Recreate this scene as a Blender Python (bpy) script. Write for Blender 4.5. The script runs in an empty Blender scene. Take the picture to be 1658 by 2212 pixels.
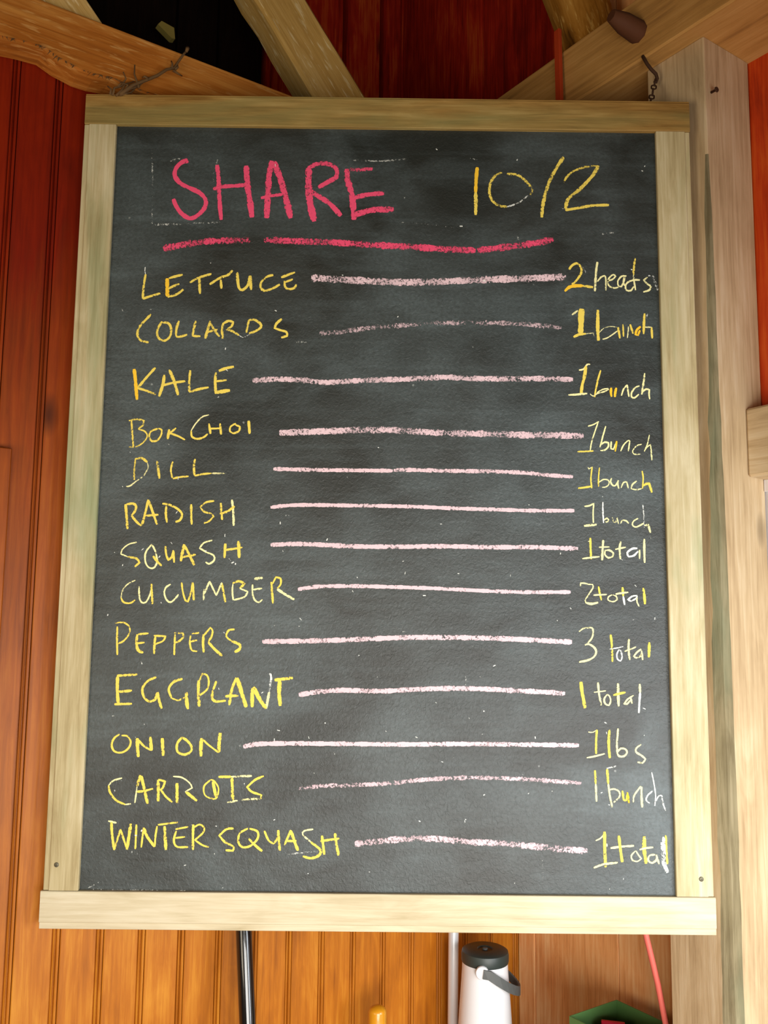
import bpy, bmesh, math, random
from mathutils import Vector, Matrix
random.seed(7)
S = bpy.context.scene
COL = S.collection

# ---------------------------------------------------------------- camera
F = 1900.0                                   # focal length in pixels of the 1658 x 2212 frame
PITCH, ROLL, YAW = map(math.radians, (6.79, 0.63, -0.2))
CAM = Vector((-0.004, -1.641, 1.6))
cp, sp, cr, sr = math.cos(PITCH), math.sin(PITCH), math.cos(ROLL), math.sin(ROLL)
ROT = (Matrix.Rotation(YAW, 3, 'Z')
       @ Matrix(((1, 0, 0), (0, -sp, -cp), (0, cp, -sp)))
       @ Matrix(((cr, -sr, 0), (sr, cr, 0), (0, 0, 1))))
cd = bpy.data.cameras.new('camera'); cam = bpy.data.objects.new('camera', cd); COL.objects.link(cam)
cam.matrix_world = Matrix.Translation(CAM) @ ROT.to_4x4()
cd.sensor_fit = 'AUTO'; cd.sensor_width = 36; cd.lens = F * 36 / 2212; cd.clip_start = 0.05
S.camera = cam

# ---------------------------------------------------------------- light
S.view_settings.view_transform = 'Standard'; S.view_settings.look = 'None'
S.view_settings.exposure = -0.70; S.view_settings.gamma = 1.0; S.view_settings.use_curve_mapping = False
W = bpy.data.worlds.new('World'); S.world = W; W.use_nodes = True
bg = W.node_tree.nodes['Background']; bg.inputs[0].default_value = (1.0, 0.72, 0.36, 1); bg.inputs[1].default_value = 0.20

def area(name, loc, target, sx, sy, power, color, spread=180):
    l = bpy.data.lights.new(name, 'AREA'); l.shape = 'RECTANGLE'; l.size = sx; l.size_y = sy
    l.energy = power; l.color = color; l.spread = math.radians(spread)      # narrowed spread makes the light drop off high up
    o = bpy.data.objects.new(name, l); COL.objects.link(o); o.location = loc
    o.rotation_euler = (Vector(target) - Vector(loc)).to_track_quat('-Z', 'Y').to_euler()
    return o
area('daylight_side_window', (1.35, -1.0, 1.2), (0.6, -0.1, 1.1), 0.6, 0.8, 19, (0.88, 0.94, 1.0), 130)
area('left_fill', (-1.3, -1.8, 1.35), (0.45, 0.15, 2.4), 0.9, 0.9, 11, (1.0, 0.86, 0.66), 110)  # added fill lamp, brightens the right plate and post from the left
area('daylight_doorway', (0.55, -2.3, 0.82), (0.12, 0.0, 0.80), 1.6, 1.2, 45, (1.0, 0.97, 0.92), 105)

# ---------------------------------------------------------------- pixel rays to planes
def ray(px, py): return ROT @ Vector(((px - 829) / F, -(py - 1106) / F, -1))
def hit(px, py, P0, n):
    d = ray(px, py); P0 = Vector(P0); n = Vector(n)
    return CAM + d * ((P0 - CAM).dot(n) / d.dot(n))
TH = math.radians(34)
U = Vector((math.cos(TH), math.sin(TH), 0)); V = Vector((-math.sin(TH), math.cos(TH), 0))   # the building's two horizontal axes
def B(s, t, z): return U * s + V * t + Vector((0, 0, z))
def hs(px, py, s): return hit(px, py, U * s, U)
def ht(px, py, t): return hit(px, py, V * t, V)
def hz(px, py, z): return hit(px, py, (0, 0, z), (0, 0, 1))
BLD = Matrix(((U.x, V.x, 0, 0), (U.y, V.y, 0, 0), (0, 0, 1, 0), (0, 0, 0, 1)))
TW = 0.373      # left wall face (t)
SW = 0.682      # right wall face (s)

# ---------------------------------------------------------------- materials
def lin(c): return tuple((v / 255 / 12.92 if v / 255 <= .04045 else ((v / 255 + .055) / 1.055) ** 2.4) for v in c) + (1,)
class NT:
    def __init__(s, name):
        s.m = bpy.data.materials.new(name); s.m.use_nodes = True; s.t = s.m.node_tree
        s.b = s.t.nodes['Principled BSDF']; s.o = s.t.nodes['Material Output']
    def n(s, typ, **k):
        x = s.t.nodes.new('ShaderNode' + typ)
        for a, v in k.items():
            if a.startswith('i_'):
                key = a[2:]; key = int(key) if key.isdigit() else key.replace('_', ' ')
                if hasattr(v, 'bl_rna') and v.bl_rna.identifier.startswith('NodeSocket'): s.t.links.new(v, x.inputs[key])
                elif isinstance(v, bpy.types.NodeSocket): s.t.links.new(v, x.inputs[key])
                else: x.inputs[key].default_value = v
            else: setattr(x, a, v)
        return x
    def link(s, a, b): s.t.links.new(a, b)
    def math(s, op, a, b=0.0, clamp=False): return s.n('Math', operation=op, i_0=a, i_1=b, use_clamp=clamp).outputs[0]
    def ramp(s, f, stops):
        r = s.n('ValToRGB'); s.link(f, r.inputs[0]); e = r.color_ramp.elements
        e[0].position, e[0].color = stops[0]; e[1].position, e[1].color = stops[-1]
        for p, c in stops[1:-1]: x = e.new(p); x.color = c
        return r.outputs[0]
    def mix(s, f, a, b, bt='MIX'):
        x = s.n('Mix', data_type='RGBA', blend_type=bt)
        for i, v in ((0, f), (6, a), (7, b)):
            if isinstance(v, bpy.types.NodeSocket): s.link(v, x.inputs[i])
            else: x.inputs[i].default_value = v
        return x.outputs[2]
    def noise(s, vec, scale, detail=4, rough=.55, dist=0): return s.n('TexNoise', i_Vector=vec, i_Scale=scale, i_Detail=detail, i_Roughness=rough, i_Distortion=dist).outputs[0]
    def bump(s, h, strength, dist): s.link(s.n('Bump', i_Height=h, i_Strength=strength, i_Distance=dist).outputs[0], s.b.inputs['Normal'])

def wood(name, dark, mid, light, stain=None, stain_amt=0.5, rough=.6, grain=1.0, bump=.35, knots=True, top_shade=None, spec=.3, flake=None, con=.15):
    """length of the piece runs along its local Z"""
    k = NT(name); tc = k.n('TexCoord').outputs['Object']; rnd = k.n('ObjectInfo').outputs['Random']
    off = k.n('CombineXYZ', i_X=k.math('MULTIPLY', rnd, 37.1), i_Y=k.math('MULTIPLY', rnd, 11.7), i_Z=k.math('MULTIPLY', rnd, 53.3)).outputs[0]
    p = k.n('VectorMath', operation='ADD', i_0=tc, i_1=off).outputs[0]
    st = k.n('VectorMath', operation='MULTIPLY', i_0=p, i_1=(1, 1, .045)).outputs[0]
    st2 = k.n('VectorMath', operation='MULTIPLY', i_0=p, i_1=(1, 1, .2)).outputs[0]
    g1 = k.noise(st, 120 * grain, 5, .65, .6); g2 = k.noise(st2, 22 * grain, 4, .6, .9); g3 = k.noise(p, 4.5, 3)
    f = k.math('ADD', k.math('MULTIPLY', g1, .45), k.math('ADD', k.math('MULTIPLY', g2, .4), k.math('MULTIPLY', g3, .25)))
    f = k.math('ADD', f, k.math('MULTIPLY', k.math('SUBTRACT', rnd, .5), .10))
    c = k.ramp(f, [(.545 - con, lin(dark)), (.55, lin(mid)), (.545 + con, lin(light))])
    if knots:
        kv = k.n('VectorMath', operation='MULTIPLY', i_0=p, i_1=(1, 1, .45)).outputs[0]
        vo = k.n('TexVoronoi', i_Vector=kv, i_Scale=3.2); d = vo.outputs['Distance']
        kf = k.n('MapRange', i_Value=d, i_1=.03, i_2=.075, i_3=.75, i_4=0.0).outputs[0]
        c = k.mix(kf, c, lin([v * .45 for v in dark]))
    if stain:
        sf = k.n('MapRange', i_Value=k.noise(st2, 7, 4, .6, .5), i_1=.5, i_2=.72, i_3=0.0, i_4=stain_amt).outputs[0]
        c = k.mix(sf, c, lin(stain))
    if flake:      # pale raised fibres on rough-sawn timber
        sf = k.n('MapRange', i_Value=k.noise(k.n('VectorMath', operation='MULTIPLY', i_0=p, i_1=(1, 1, .16)).outputs[0], 95, 3, .6, .3), i_1=.57, i_2=.66, i_3=0.0, i_4=.6).outputs[0]
        c = k.mix(sf, c, lin(flake))
    if top_shade:       # shade put into the colour: darker and redder towards the wall top
        z0, z1, col, amt = top_shade
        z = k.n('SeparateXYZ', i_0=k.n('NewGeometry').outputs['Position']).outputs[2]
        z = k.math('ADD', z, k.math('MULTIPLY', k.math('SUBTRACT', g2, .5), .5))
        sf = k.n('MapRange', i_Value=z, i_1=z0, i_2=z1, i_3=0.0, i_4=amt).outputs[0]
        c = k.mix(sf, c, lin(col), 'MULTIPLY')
    k.link(c, k.b.inputs['Base Color']); k.b.inputs['Roughness'].default_value = rough
    k.b.inputs['Specular IOR Level'].default_value = spec
    k.bump(k.math('ADD', g1, k.math('MULTIPLY', g2, .7)), bump, .002)
    return k.m
def plain(name, col, rough=.5, metal=0, coat=0, noise=.12, spec=.5):
    k = NT(name); tc = k.n('TexCoord').outputs['Object']; g = k.noise(tc, 45, 4)
    c = k.mix(k.math('MULTIPLY', g, noise * 2), lin(col), lin([v * .55 for v in col]))
    k.link(c, k.b.inputs['Base Color']); k.b.inputs['Roughness'].default_value = rough; k.b.inputs['Metallic'].default_value = metal
    k.b.inputs['Coat Weight'].default_value = coat; k.b.inputs['Specular IOR Level'].default_value = spec
    k.bump(g, .12, .001)
    return k.m

M = {}
M['bead'] = wood('stained_beadboard', (134, 70, 12), (182, 106, 22), (216, 146, 46), rough=.45, spec=.3, bump=.15, con=.22, top_shade=(1.0, 2.3, (178, 74, 22), 1.0))  # height tint paints the dim upper wall into the boards
M['plank_brown'] = wood('brown_plank', (196, 124, 68), (238, 168, 104), (250, 204, 146), rough=.55, bump=.2)
M['plank_red'] = wood('red_stained_plank', (140, 34, 6), (190, 58, 12), (210, 88, 26), rough=.5, bump=.2)
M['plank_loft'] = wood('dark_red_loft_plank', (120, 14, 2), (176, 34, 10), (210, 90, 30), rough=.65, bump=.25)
M['plank_pale'] = wood('whitewashed_plank', (196, 190, 188), (214, 208, 210), (232, 228, 232), rough=.6, bump=.15, knots=False)
M['frame'] = wood('weathered_oak_frame', (146, 126, 82), (188, 172, 130), (216, 204, 168), stain=(124, 148, 108), stain_amt=.7, con=.19, rough=.6, bump=.35, knots=False, spec=.25)
M['frame_top'] = wood('shaded_oak_rail', (124, 88, 38), (164, 126, 66), (192, 158, 96), stain=(120, 132, 84), stain_amt=.6, rough=.6, bump=.35, knots=False, spec=.25)  # frame oak darkened: the dimmer light up top is put into the colour
M['frame_low'] = wood('lit_oak_rail', (176, 160, 124), (206, 192, 160), (222, 212, 186), stain=(180, 194, 160), stain_amt=.4, rough=.6, bump=.3, knots=False, spec=.2, con=.19)  # frame oak paled: the stronger light low down is put into the colour
M['post'] = wood('sawn_post_timber', (148, 120, 84), (196, 170, 132), (222, 204, 172), rough=.7, bump=.45, grain=.8, spec=.2, con=.22)
M['wane'] = wood('waney_edge', (104, 92, 66), (140, 128, 98), (166, 152, 122), stain=(96, 120, 96), stain_amt=.7, rough=.85, bump=.7, knots=False, spec=.15)
M['plate'] = wood('sawn_plate_timber', (150, 106, 56), (190, 140, 76), (208, 160, 96), rough=.7, bump=.35, grain=.7, knots=False, spec=.2)
M['rough'] = wood('rough_hewn_timber', (110, 56, 14), (172, 100, 32), (206, 140, 64), rough=.85, bump=1.0, grain=.5, flake=(214, 160, 90), spec=.15)
M['brace'] = wood('flaky_brace_timber', (168, 128, 62), (202, 160, 88), (220, 184, 116), rough=.8, bump=.9, grain=.7, flake=(240, 220, 170), spec=.15)
M['bark'] = wood('bark_timber', (80, 44, 10), (168, 112, 40), (206, 150, 70), rough=.9, bump=1.0, grain=.5, flake=(226, 180, 100), spec=.1)
M['dark'] = wood('unlit_dark_board', (14, 8, 5), (24, 14, 9), (34, 20, 12), rough=.9, bump=.3, knots=False, spec=.1)  # near-black colour paints in the gloom of the loft and hidden backing
M['floor'] = wood('worn_floor_board', (90, 66, 44), (124, 94, 66), (150, 120, 88), rough=.7)
M['redstick'] = plain('red_paint', (190, 62, 22), .55)
M['rust'] = plain('rusty_iron', (84, 52, 30), .8, .4, noise=.4)
M['root'] = plain('dry_root', (120, 86, 44), .9, noise=.4)
M['black'] = plain('gloss_black_paint', (14, 12, 14), .16, coat=.6, noise=.02)
M['steel'] = plain('brushed_steel', (225, 226, 228), .3, .35, noise=.03)
M['lid'] = plain('dark_plastic', (52, 60, 56), .45, noise=.08)
M['handle'] = plain('grey_plastic', (86, 88, 86), .5, noise=.06)
M['flask'] = plain('white_enamel', (238, 238, 240), .3, noise=.01)
M['knob'] = plain('varnished_handle', (222, 150, 26), .3, coat=.4, noise=.12)
M['green'] = plain('green_paint', (84, 124, 66), .5, noise=.08)
M['red'] = plain('red_card', (214, 24, 52), .5, noise=.02)
M['brown_card'] = plain('brown_card', (150, 96, 60), .8)
M['pink'] = plain('pink_plastic', (226, 108, 96), .45, noise=.04)
M['pale_card'] = plain('pale_card', (222, 176, 150), .8)
M['screw'] = plain('tarnished_steel', (110, 104, 84), .5, .6, noise=.2)
M['table'] = wood('dark_table_top', (60, 36, 22), (88, 54, 34), (112, 74, 48), rough=.5)

# chalkboard face: dark slate-green paint, wiped chalk dust, leathery pores
k = NT('chalkboard_paint'); tc = k.n('TexCoord').outputs['Object']
hst = k.n('VectorMath', operation='MULTIPLY', i_0=tc, i_1=(.6, 1, 1.2)).outputs[0]
a = k.noise(hst, 9, 5, .6, .6); b_ = k.noise(tc, 3.2, 3, .5, .8); c_ = k.noise(tc, 160, 3)
wipe = k.noise(k.n('VectorMath', operation='MULTIPLY', i_0=tc, i_1=(.12, 1, 2.2)).outputs[0], 26, 4, .6)
dust = k.math('ADD', k.math('MULTIPLY', k.n('MapRange', i_Value=a, i_1=.42, i_2=.78).outputs[0], .16), k.math('MULTIPLY', k.n('MapRange', i_Value=b_, i_1=.4, i_2=.75).outputs[0], .20))
dust = k.math('ADD', dust, k.math('MULTIPLY', k.n('MapRange', i_Value=wipe, i_1=.5, i_2=.75).outputs[0], .07))
dust = k.math('MULTIPLY', dust, k.n('MapRange', i_Value=c_, i_1=.25, i_2=.7, i_3=.55, i_4=1.15).outputs[0])
vor = k.n('TexVoronoi', i_Vector=tc, i_Scale=16.0); vcol = k.n('SeparateColor', i_0=vor.outputs['Color']).outputs[0]
spk = k.math('MULTIPLY', k.n('MapRange', i_Value=k.math('ADD', vor.outputs['Distance'], k.math('MULTIPLY', k.noise(tc, 220, 2), .06)), i_1=.05, i_2=.075, i_3=1.0, i_4=0.0).outputs[0], k.math('GREATER_THAN', vcol, .62))
tint = k.mix(k.noise(tc, 2.3, 2), lin((40, 37, 28)), lin((26, 36, 36)))
c = k.mix(dust, tint, lin((140, 158, 162)))
c = k.mix(k.math('MULTIPLY', spk, .35), c, lin((200, 205, 200)))
k.link(c, k.b.inputs['Base Color']); k.b.inputs['Roughness'].default_value = .5; k.b.inputs['Specular IOR Level'].default_value = .6
pores = k.noise(tc, 150, 3, .6, .8)
k.bump(pores, .4, .0025)
M['slate'] = k.m

def chalk_mat():
    k = NT('chalk'); tc = k.n('NewGeometry').outputs['Position']
    col = k.n('Attribute', attribute_name='chalk_color').outputs['Color']
    uv = k.n('SeparateXYZ', i_0=k.n('Attribute', attribute_name='UVMap').outputs['Vector'])
    across, dens = uv.outputs[0], uv.outputs[1]
    edge = k.math('POWER', k.math('ABSOLUTE', across), 3.0)
    n1 = k.noise(tc, 230, 3, .65, .6); n2 = k.noise(tc, 45, 2)
    v = k.math('ADD', k.math('MULTIPLY', k.math('SUBTRACT', n1, .5), 2.6), k.math('MULTIPLY', k.math('SUBTRACT', n2, .5), .9))
    v = k.math('SUBTRACT', k.math('ADD', v, dens), k.math('MULTIPLY', edge, .35))
    al = k.n('MapRange', i_Value=v, i_1=.25, i_2=.62, i_3=0.0, i_4=1.0).outputs[0]
    al = k.math('MULTIPLY', al, k.math('MINIMUM', k.math('ADD', dens, .3), 1.0))
    k.link(col, k.b.inputs['Base Color']); k.b.inputs['Roughness'].default_value = .95; k.b.inputs['Specular IOR Level'].default_value = .1
    k.link(al, k.b.inputs['Alpha'])
    return k.m
M['chalk'] = chalk_mat()

# ---------------------------------------------------------------- builders
def link(name, me, mat, parent=None, mw=None):
    o = bpy.data.objects.new(name, me); COL.objects.link(o)
    if mat and not me.materials: me.materials.append(mat)
    if parent: o.parent = parent
    if mw is not None:
        if parent is not None: o.matrix_parent_inverse = Matrix.Identity(4); o.matrix_basis = parent.matrix_basis.inverted() @ mw if parent.parent is None else (parent.parent.matrix_basis @ parent.matrix_basis).inverted() @ mw
        else: o.matrix_basis = mw
    elif parent is not None:
        P = parent.matrix_basis if parent.parent is None else parent.parent.matrix_basis @ parent.matrix_basis
        o.matrix_basis = P.inverted()
    return o
def tag(o, label, cat, group=None):
    o['label'] = label; o['category'] = cat
    if group: o['group'] = group
    return o
def struct(o): o['kind'] = 'structure'; return o
def empty(name, loc, rz=0):
    o = bpy.data.objects.new(name, None); COL.objects.link(o); o.empty_display_size = .05
    o.matrix_basis = Matrix.Translation(loc) @ Matrix.Rotation(rz, 4, 'Z'); return o
def mesh(name, vs, fs, smooth=False):
    me = bpy.data.meshes.new(name); me.from_pydata([tuple(v) for v in vs], [], fs)
    bm = bmesh.new(); bm.from_mesh(me); bmesh.ops.recalc_face_normals(bm, faces=bm.faces); bm.to_mesh(me); bm.free()
    if smooth: me.polygons.foreach_set('use_smooth', [True] * len(me.polygons))
    me.update(); return me
def boxmesh(name, x0, x1, y0, y1, z0, z1, bev=.0015, seg=1, cuts=0, jitter=0, jseed=0):
    bm = bmesh.new(); bmesh.ops.create_cube(bm, size=1)
    for v in bm.verts: v.co = Vector(((x0 + x1) / 2 + v.co.x * (x1 - x0), (y0 + y1) / 2 + v.co.y * (y1 - y0), (z0 + z1) / 2 + v.co.z * (z1 - z0)))
    if bev: bmesh.ops.bevel(bm, geom=bm.edges[:], offset=bev, segments=seg, affect='EDGES')
    if cuts:
        for i in range(1, cuts):
            z = z0 + (z1 - z0) * i / cuts
            bmesh.ops.bisect_plane(bm, geom=bm.verts[:] + bm.edges[:] + bm.faces[:], plane_co=(0, 0, z), plane_no=(0, 0, 1))
        r = random.Random(jseed); rows = {}
        for v in bm.verts:
            q = rows.setdefault((round(v.co.z, 4), v.co.x > (x0 + x1) / 2, v.co.y > (y0 + y1) / 2), (r.uniform(-1, 1), r.uniform(-1, 1)))
            v.co.x += q[0] * jitter; v.co.y += q[1] * jitter
    me = bpy.data.meshes.new(name); bm.to_mesh(me); bm.free(); return me
def frame_mat(org, zdir, xdir):
    z = Vector(zdir).normalized(); x = Vector(xdir); x = (x - z * x.dot(z)).normalized(); y = z.cross(x)
    m = Matrix((x, y, z)).transposed().to_4x4(); m.translation = org; return m
def beam(name, a, b, xdir, w, d, mat, parent=None, bev=.003, cuts=0, jitter=0, x0=None):
    """bar from a to b, width w along xdir, depth d along the other cross direction; a-b is its centre line"""
    a, b = Vector(a), Vector(b); L = (b - a).length
    me = boxmesh(name, -w / 2, w / 2, -d / 2, d / 2, 0, L, bev, 1, cuts, jitter, int(L * 1e4))
    return link(name, me, mat, parent, frame_mat(a, b - a, xdir))
def tube_mesh(name, pts, radii, n=10, caps=True):
    pts = [Vector(p) for p in pts]
    if not hasattr(radii, '__len__'): radii = [radii] * len(pts)
    vs, fs = [], []; up = None
    for i, p in enumerate(pts):
        d = (pts[min(i + 1, len(pts) - 1)] - pts[max(i - 1, 0)]).normalized()
        if up is None: up = Vector((0, 0, 1)) if abs(d.z) < .9 else Vector((1, 0, 0))
        x = (up - d * up.dot(d)).normalized(); y = d.cross(x); up = x
        for j in range(n): a_ = 2 * math.pi * j / n; vs.append(p + (x * math.cos(a_) + y * math.sin(a_)) * radii[i])
    for i in range(len(pts) - 1):
        for j in range(n): fs.append((i * n + j, i * n + (j + 1) % n, (i + 1) * n + (j + 1) % n, (i + 1) * n + j))
    if caps: fs.append(tuple(range(n))[::-1]); fs.append(tuple((len(pts) - 1) * n + j for j in range(n)))
    me = mesh(name, vs, fs); me.polygons.foreach_set('use_smooth', [len(p.vertices) == 4 for p in me.polygons]); return me
def lathe(name, prof, n=40):
    vs, fs = [], []
    for r, z in prof:
        for j in range(n): a_ = 2 * math.pi * j / n; vs.append((r * math.cos(a_), r * math.sin(a_), z))
    for i in range(len(prof) - 1):
        for j in range(n): fs.append((i * n + j, i * n + (j + 1) % n, (i + 1) * n + (j + 1) % n, (i + 1) * n + j))
    fs.append(tuple(range(n))[::-1]); fs.append(tuple((len(prof) - 1) * n + j for j in range(n)))
    me = mesh(name, vs, fs)
    me.polygons.foreach_set('use_smooth', [len(p.vertices) == 4 for p in me.polygons])
    me.set_sharp_from_angle(angle=math.radians(40)); return me
def prism(name, poly, axis_from, axis_to):
    """poly: list of 3D points (planar); extruded by vector axis_to-axis_from"""
    e = Vector(axis_to) - Vector(axis_from); n = len(poly)
    vs = [Vector(p) for p in poly] + [Vector(p) + e for p in poly]
    fs = [tuple(range(n)), tuple(range(n, 2 * n))[::-1]] + [(i, (i + 1) % n, n + (i + 1) % n, n + i) for i in range(n)]
    return mesh(name, vs, fs)

# ---------------------------------------------------------------- the setting
TOPZ = 3.95
fl = struct(link('floor', boxmesh('floor', -3.0, 3.0, -.03, 0, -2.6, 1.6, 0), M['dark'], None, BLD @ Matrix.Translation((0, 0, -.022)) @ Matrix.Rotation(-math.pi / 2, 4, 'X')))
def local(me, mw):      # bake building coordinates
    me.transform(mw); return me
# floor boards run along U
fl.data = bpy.data.meshes.new('floor_base'); bm = bmesh.new(); bmesh.ops.create_cube(bm, size=1)
for v in bm.verts: v.co = Vector((v.co.x * 4.2 - .9, v.co.y * 4.4 - 1.5, v.co.z * .04 - .045))
bm.to_mesh(fl.data); bm.free(); fl.data.materials.append(M['dark']); fl.matrix_basis = BLD
fbm = boxmesh('floor_board', -.068, .068, -.0125, .0125, 0, 4.1, .002)
for i in range(29):
    link('floor_board', fbm, M['floor'], fl, BLD @ Matrix.Translation((-2.9, -3.6 + i * .14, -.0125)) @ Matrix.Rotation(math.pi / 2, 4, 'Y') @ Matrix.Rotation(math.pi / 2, 4, 'Z'))

# left wall: backing sheet + tongue-and-groove beaded boards
def sheet(name, s0, s1, t0, t1, z0, z1, mat):
    me = boxmesh(name, s0, s1, t0, t1, z0, z1, 0); return struct(link(name, me, mat, None, BLD))
wl = sheet('wall_left', -2.6, .78, TW + .018, TW + .045, 0, 2.74, M['dark'])
PITCHB = .0805
prof = [(0, .018), (0, .0012), (.0012, 0), (.0640, 0), (.0650, .0060), (.0666, .0060), (.0674, .0015), (.0690, .0002), (.0706, .0015), (.0714, .0065), (.0732, .0065), (.0741, .0012), (.0752, .0002), (.0785, .0006), (.0797, .0040), (.0803, .018)]
def beadmesh(L):
    n = len(prof); vs = [(x, y, 0) for x, y in prof] + [(x, y, L) for x, y in prof]
    fs = [(i, (i + 1) % n, n + (i + 1) % n, n + i) for i in range(n)] + [tuple(range(n))[::-1], tuple(range(n, 2 * n))]
    return mesh('beadboard', vs, fs)
bmL = beadmesh(2.74)
S_GROOVE = ht(692, 2150, TW).dot(U)     # one joint read off the photograph fixes the rest
s_first = S_GROOVE - .0720
i0 = -int((s_first + 2.5) / PITCHB)
i1 = int((SW - s_first) / PITCHB)
for i in range(i0, i1 + 1):
    s = s_first + i * PITCHB
    if s + .0803 > SW: break
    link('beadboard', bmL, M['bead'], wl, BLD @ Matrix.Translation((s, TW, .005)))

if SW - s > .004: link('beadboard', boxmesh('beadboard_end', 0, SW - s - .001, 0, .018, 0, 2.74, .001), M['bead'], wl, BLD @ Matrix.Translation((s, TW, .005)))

# right wall: wide flush boards, brown beside the corner, red high up beyond the post, whitewashed low down
wr = sheet('wall_right', SW + .02, SW + .05, -2.4, .95, 0, TOPZ, M['dark'])
def plank_r(t0, t1, z0, z1, mat, proud=0):
    w = t1 - t0 - .002
    me = boxmesh('plank', 0, .02, 0, w, 0, z1 - z0, .0015)
    link('plank', me, mat, wr, BLD @ Matrix.Translation((SW - proud, t0 + .001, z0)))
for t0, t1, pr in ((.315, TW, .003), (.05, .315, 0), (-.22, .05, .001)): plank_r(t0, t1, 0.02, 2.93, M['plank_brown'], pr)
t = -.22
for i, w in enumerate((.2, .23, .19, .24, .21, .22, .2, .24)):
    plank_r(t - w, t, 1.93, 2.95, M['plank_red'], .002 * (i % 2)); plank_r(t - w, t, 0.02, 1.93, M['plank_pale'], .001 * (i % 2)); t -= w
# above the plate
tt = [TW - .08, -.05, .13, .20, .37, .40, .56, .62, .90]
for a_, b2 in zip((-.9, -.62, -.34, -.16, .0, .16, .215, .50, .56), (-.62, -.34, -.16, .0, .16, .215, .50, .56, .93)):
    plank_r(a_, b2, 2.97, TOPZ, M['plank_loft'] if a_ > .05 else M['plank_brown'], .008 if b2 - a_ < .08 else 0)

# loft wall far behind the left plate
TB = .93
wb = sheet('wall_back', -2.2, .78, TB + .02, TB + .05, 2.5, TOPZ, M['dark'])
edges = [ht(px, 110, TB).dot(U) for px in (380, 470, 568, 585, 742, 752, 822, 838, 885)] + [SW]
edges = [edges[0] - .25 * j for j in (5, 4, 3, 2, 1)] + edges
for a_, b2 in zip(edges, edges[1:]):
    w = b2 - a_ - .008; th = .034 if w < .03 else .02
    if w > .2 and b2 <= edges[5] + .001 or True:
        me = boxmesh('plank', 0, w, 0, th, 0, TOPZ - 2.52, .0015)
        dark = b2 < edges[7] + .001  # left-hand boards coloured near-black to paint the shaded void
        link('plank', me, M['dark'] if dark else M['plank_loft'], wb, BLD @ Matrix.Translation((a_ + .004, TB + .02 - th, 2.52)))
lf = sheet('light_stop_slab', -2.6, .70, TW + .045, TB + .02, 2.50, 2.55, M['dark'])          # unseen slab added to stop light leaking in behind the wall
rf = struct(link('ceiling', boxmesh('ceiling', -2.7, .8, -2.5, 1.0, TOPZ, TOPZ + .04, 0), M['dark'], None, BLD))
for i in range(14):
    me = boxmesh('roof_board', -.12, .12, -.01, .01, 0, 3.4, .002)
    link('roof_board', me, M['dark'], rf, BLD @ Matrix.Translation((-2.65, -2.3 + i * .245, TOPZ - .011)) @ Matrix.Rotation(math.pi / 2, 4, 'Y') @ Matrix.Rotation(math.pi / 2, 4, 'Z'))
# ledger strip on the left wall, cut into the frame's left edge
pa = ht(0, 965, TW); pb = ht(21, 972, TW)
tr = struct(link('trim_2', boxmesh('trim_2', 0, .035, -.022, 0, 0, pb.z - .7, .002), M['bead'], None, BLD @ Matrix.Translation((pb.dot(U) - .035, TW, .7))))

# ---------------------------------------------------------------- post, plates, girt
K = (.529, -.351)
def post():
    r = random.Random(3); zs = [0.0 + i * .06 for i in range(47)]; zs[-1] = 2.769
    vs, fs = [], []
    for z in zs:
        q = (2.62 - z) / 1.3; c0 = .0025 + .020 * max(0, min(1, q)) ** .8 + (r.uniform(-.002, .002) if q > 0 else 0)
        c1 = c0 * (1.15 + r.uniform(-.08, .12))
        P = [(K[0] + c0, K[1]), (SW - .004, K[1]), (SW - .004, K[1] + .140), (K[0] + .002, K[1] + .140), (K[0], K[1] + .138), (K[0], K[1] + c1), (K[0] + c0 * .35, K[1] + c1 * .30)]
        vs += [B(s_, t_, z) for s_, t_ in P]
    n = 7
    for i in range(len(zs) - 1):
        for j in range(n): fs.append((i * n + j, i * n + (j + 1) % n, (i + 1) * n + (j + 1) % n, (i + 1) * n + j))
    fs += [tuple(range(n)), tuple((len(zs) - 1) * n + j for j in range(n))]
    me = mesh('post', vs, fs); me.materials.append(M['post']); me.materials.append(M['wane'])
    c_ = B(K[0], K[1], 0)
    for p in me.polygons:
        m = sum((me.vertices[v].co for v in p.vertices), Vector()) / len(p.vertices)
        if len(p.vertices) == 4 and m.z < 2.5 and (Vector((m.x, m.y, 0)) - c_).length < .022: p.material_index = 1
    return me
P0 = B(K[0], K[1], 0)
me = post(); me.transform(Matrix.Translation(-P0))
po = tag(link('timber_post', me, M['post'], None, Matrix.Translation(P0)), 'square sawn timber post with a waney corner, right of the chalkboard frame', 'post')

plr = empty('wall_plate', B(.6, 0, 2.77)); tag(plr, 'smooth tan squared beam crossing the top right corner above the post, with a wooden peg', 'beam')
beam('timber', B(.598, -1.6, 2.842), B(.598, TW, 2.842), U, .224, .144, M['plate'], plr, .004)
# peg through the plate, pointing down towards the viewer's left
pc = hs(1378, 70, .486); pe = pc - U * .075 + V * .008 + Vector((0, 0, .012))
link('peg', tube_mesh('peg', [pc + U * .03, pc - U * .005, pc * .45 + pe * .55, pe], [.0235, .0235, .0215, .013], 8), plain('peg_wood', (92, 48, 16), .8), plr)
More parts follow.
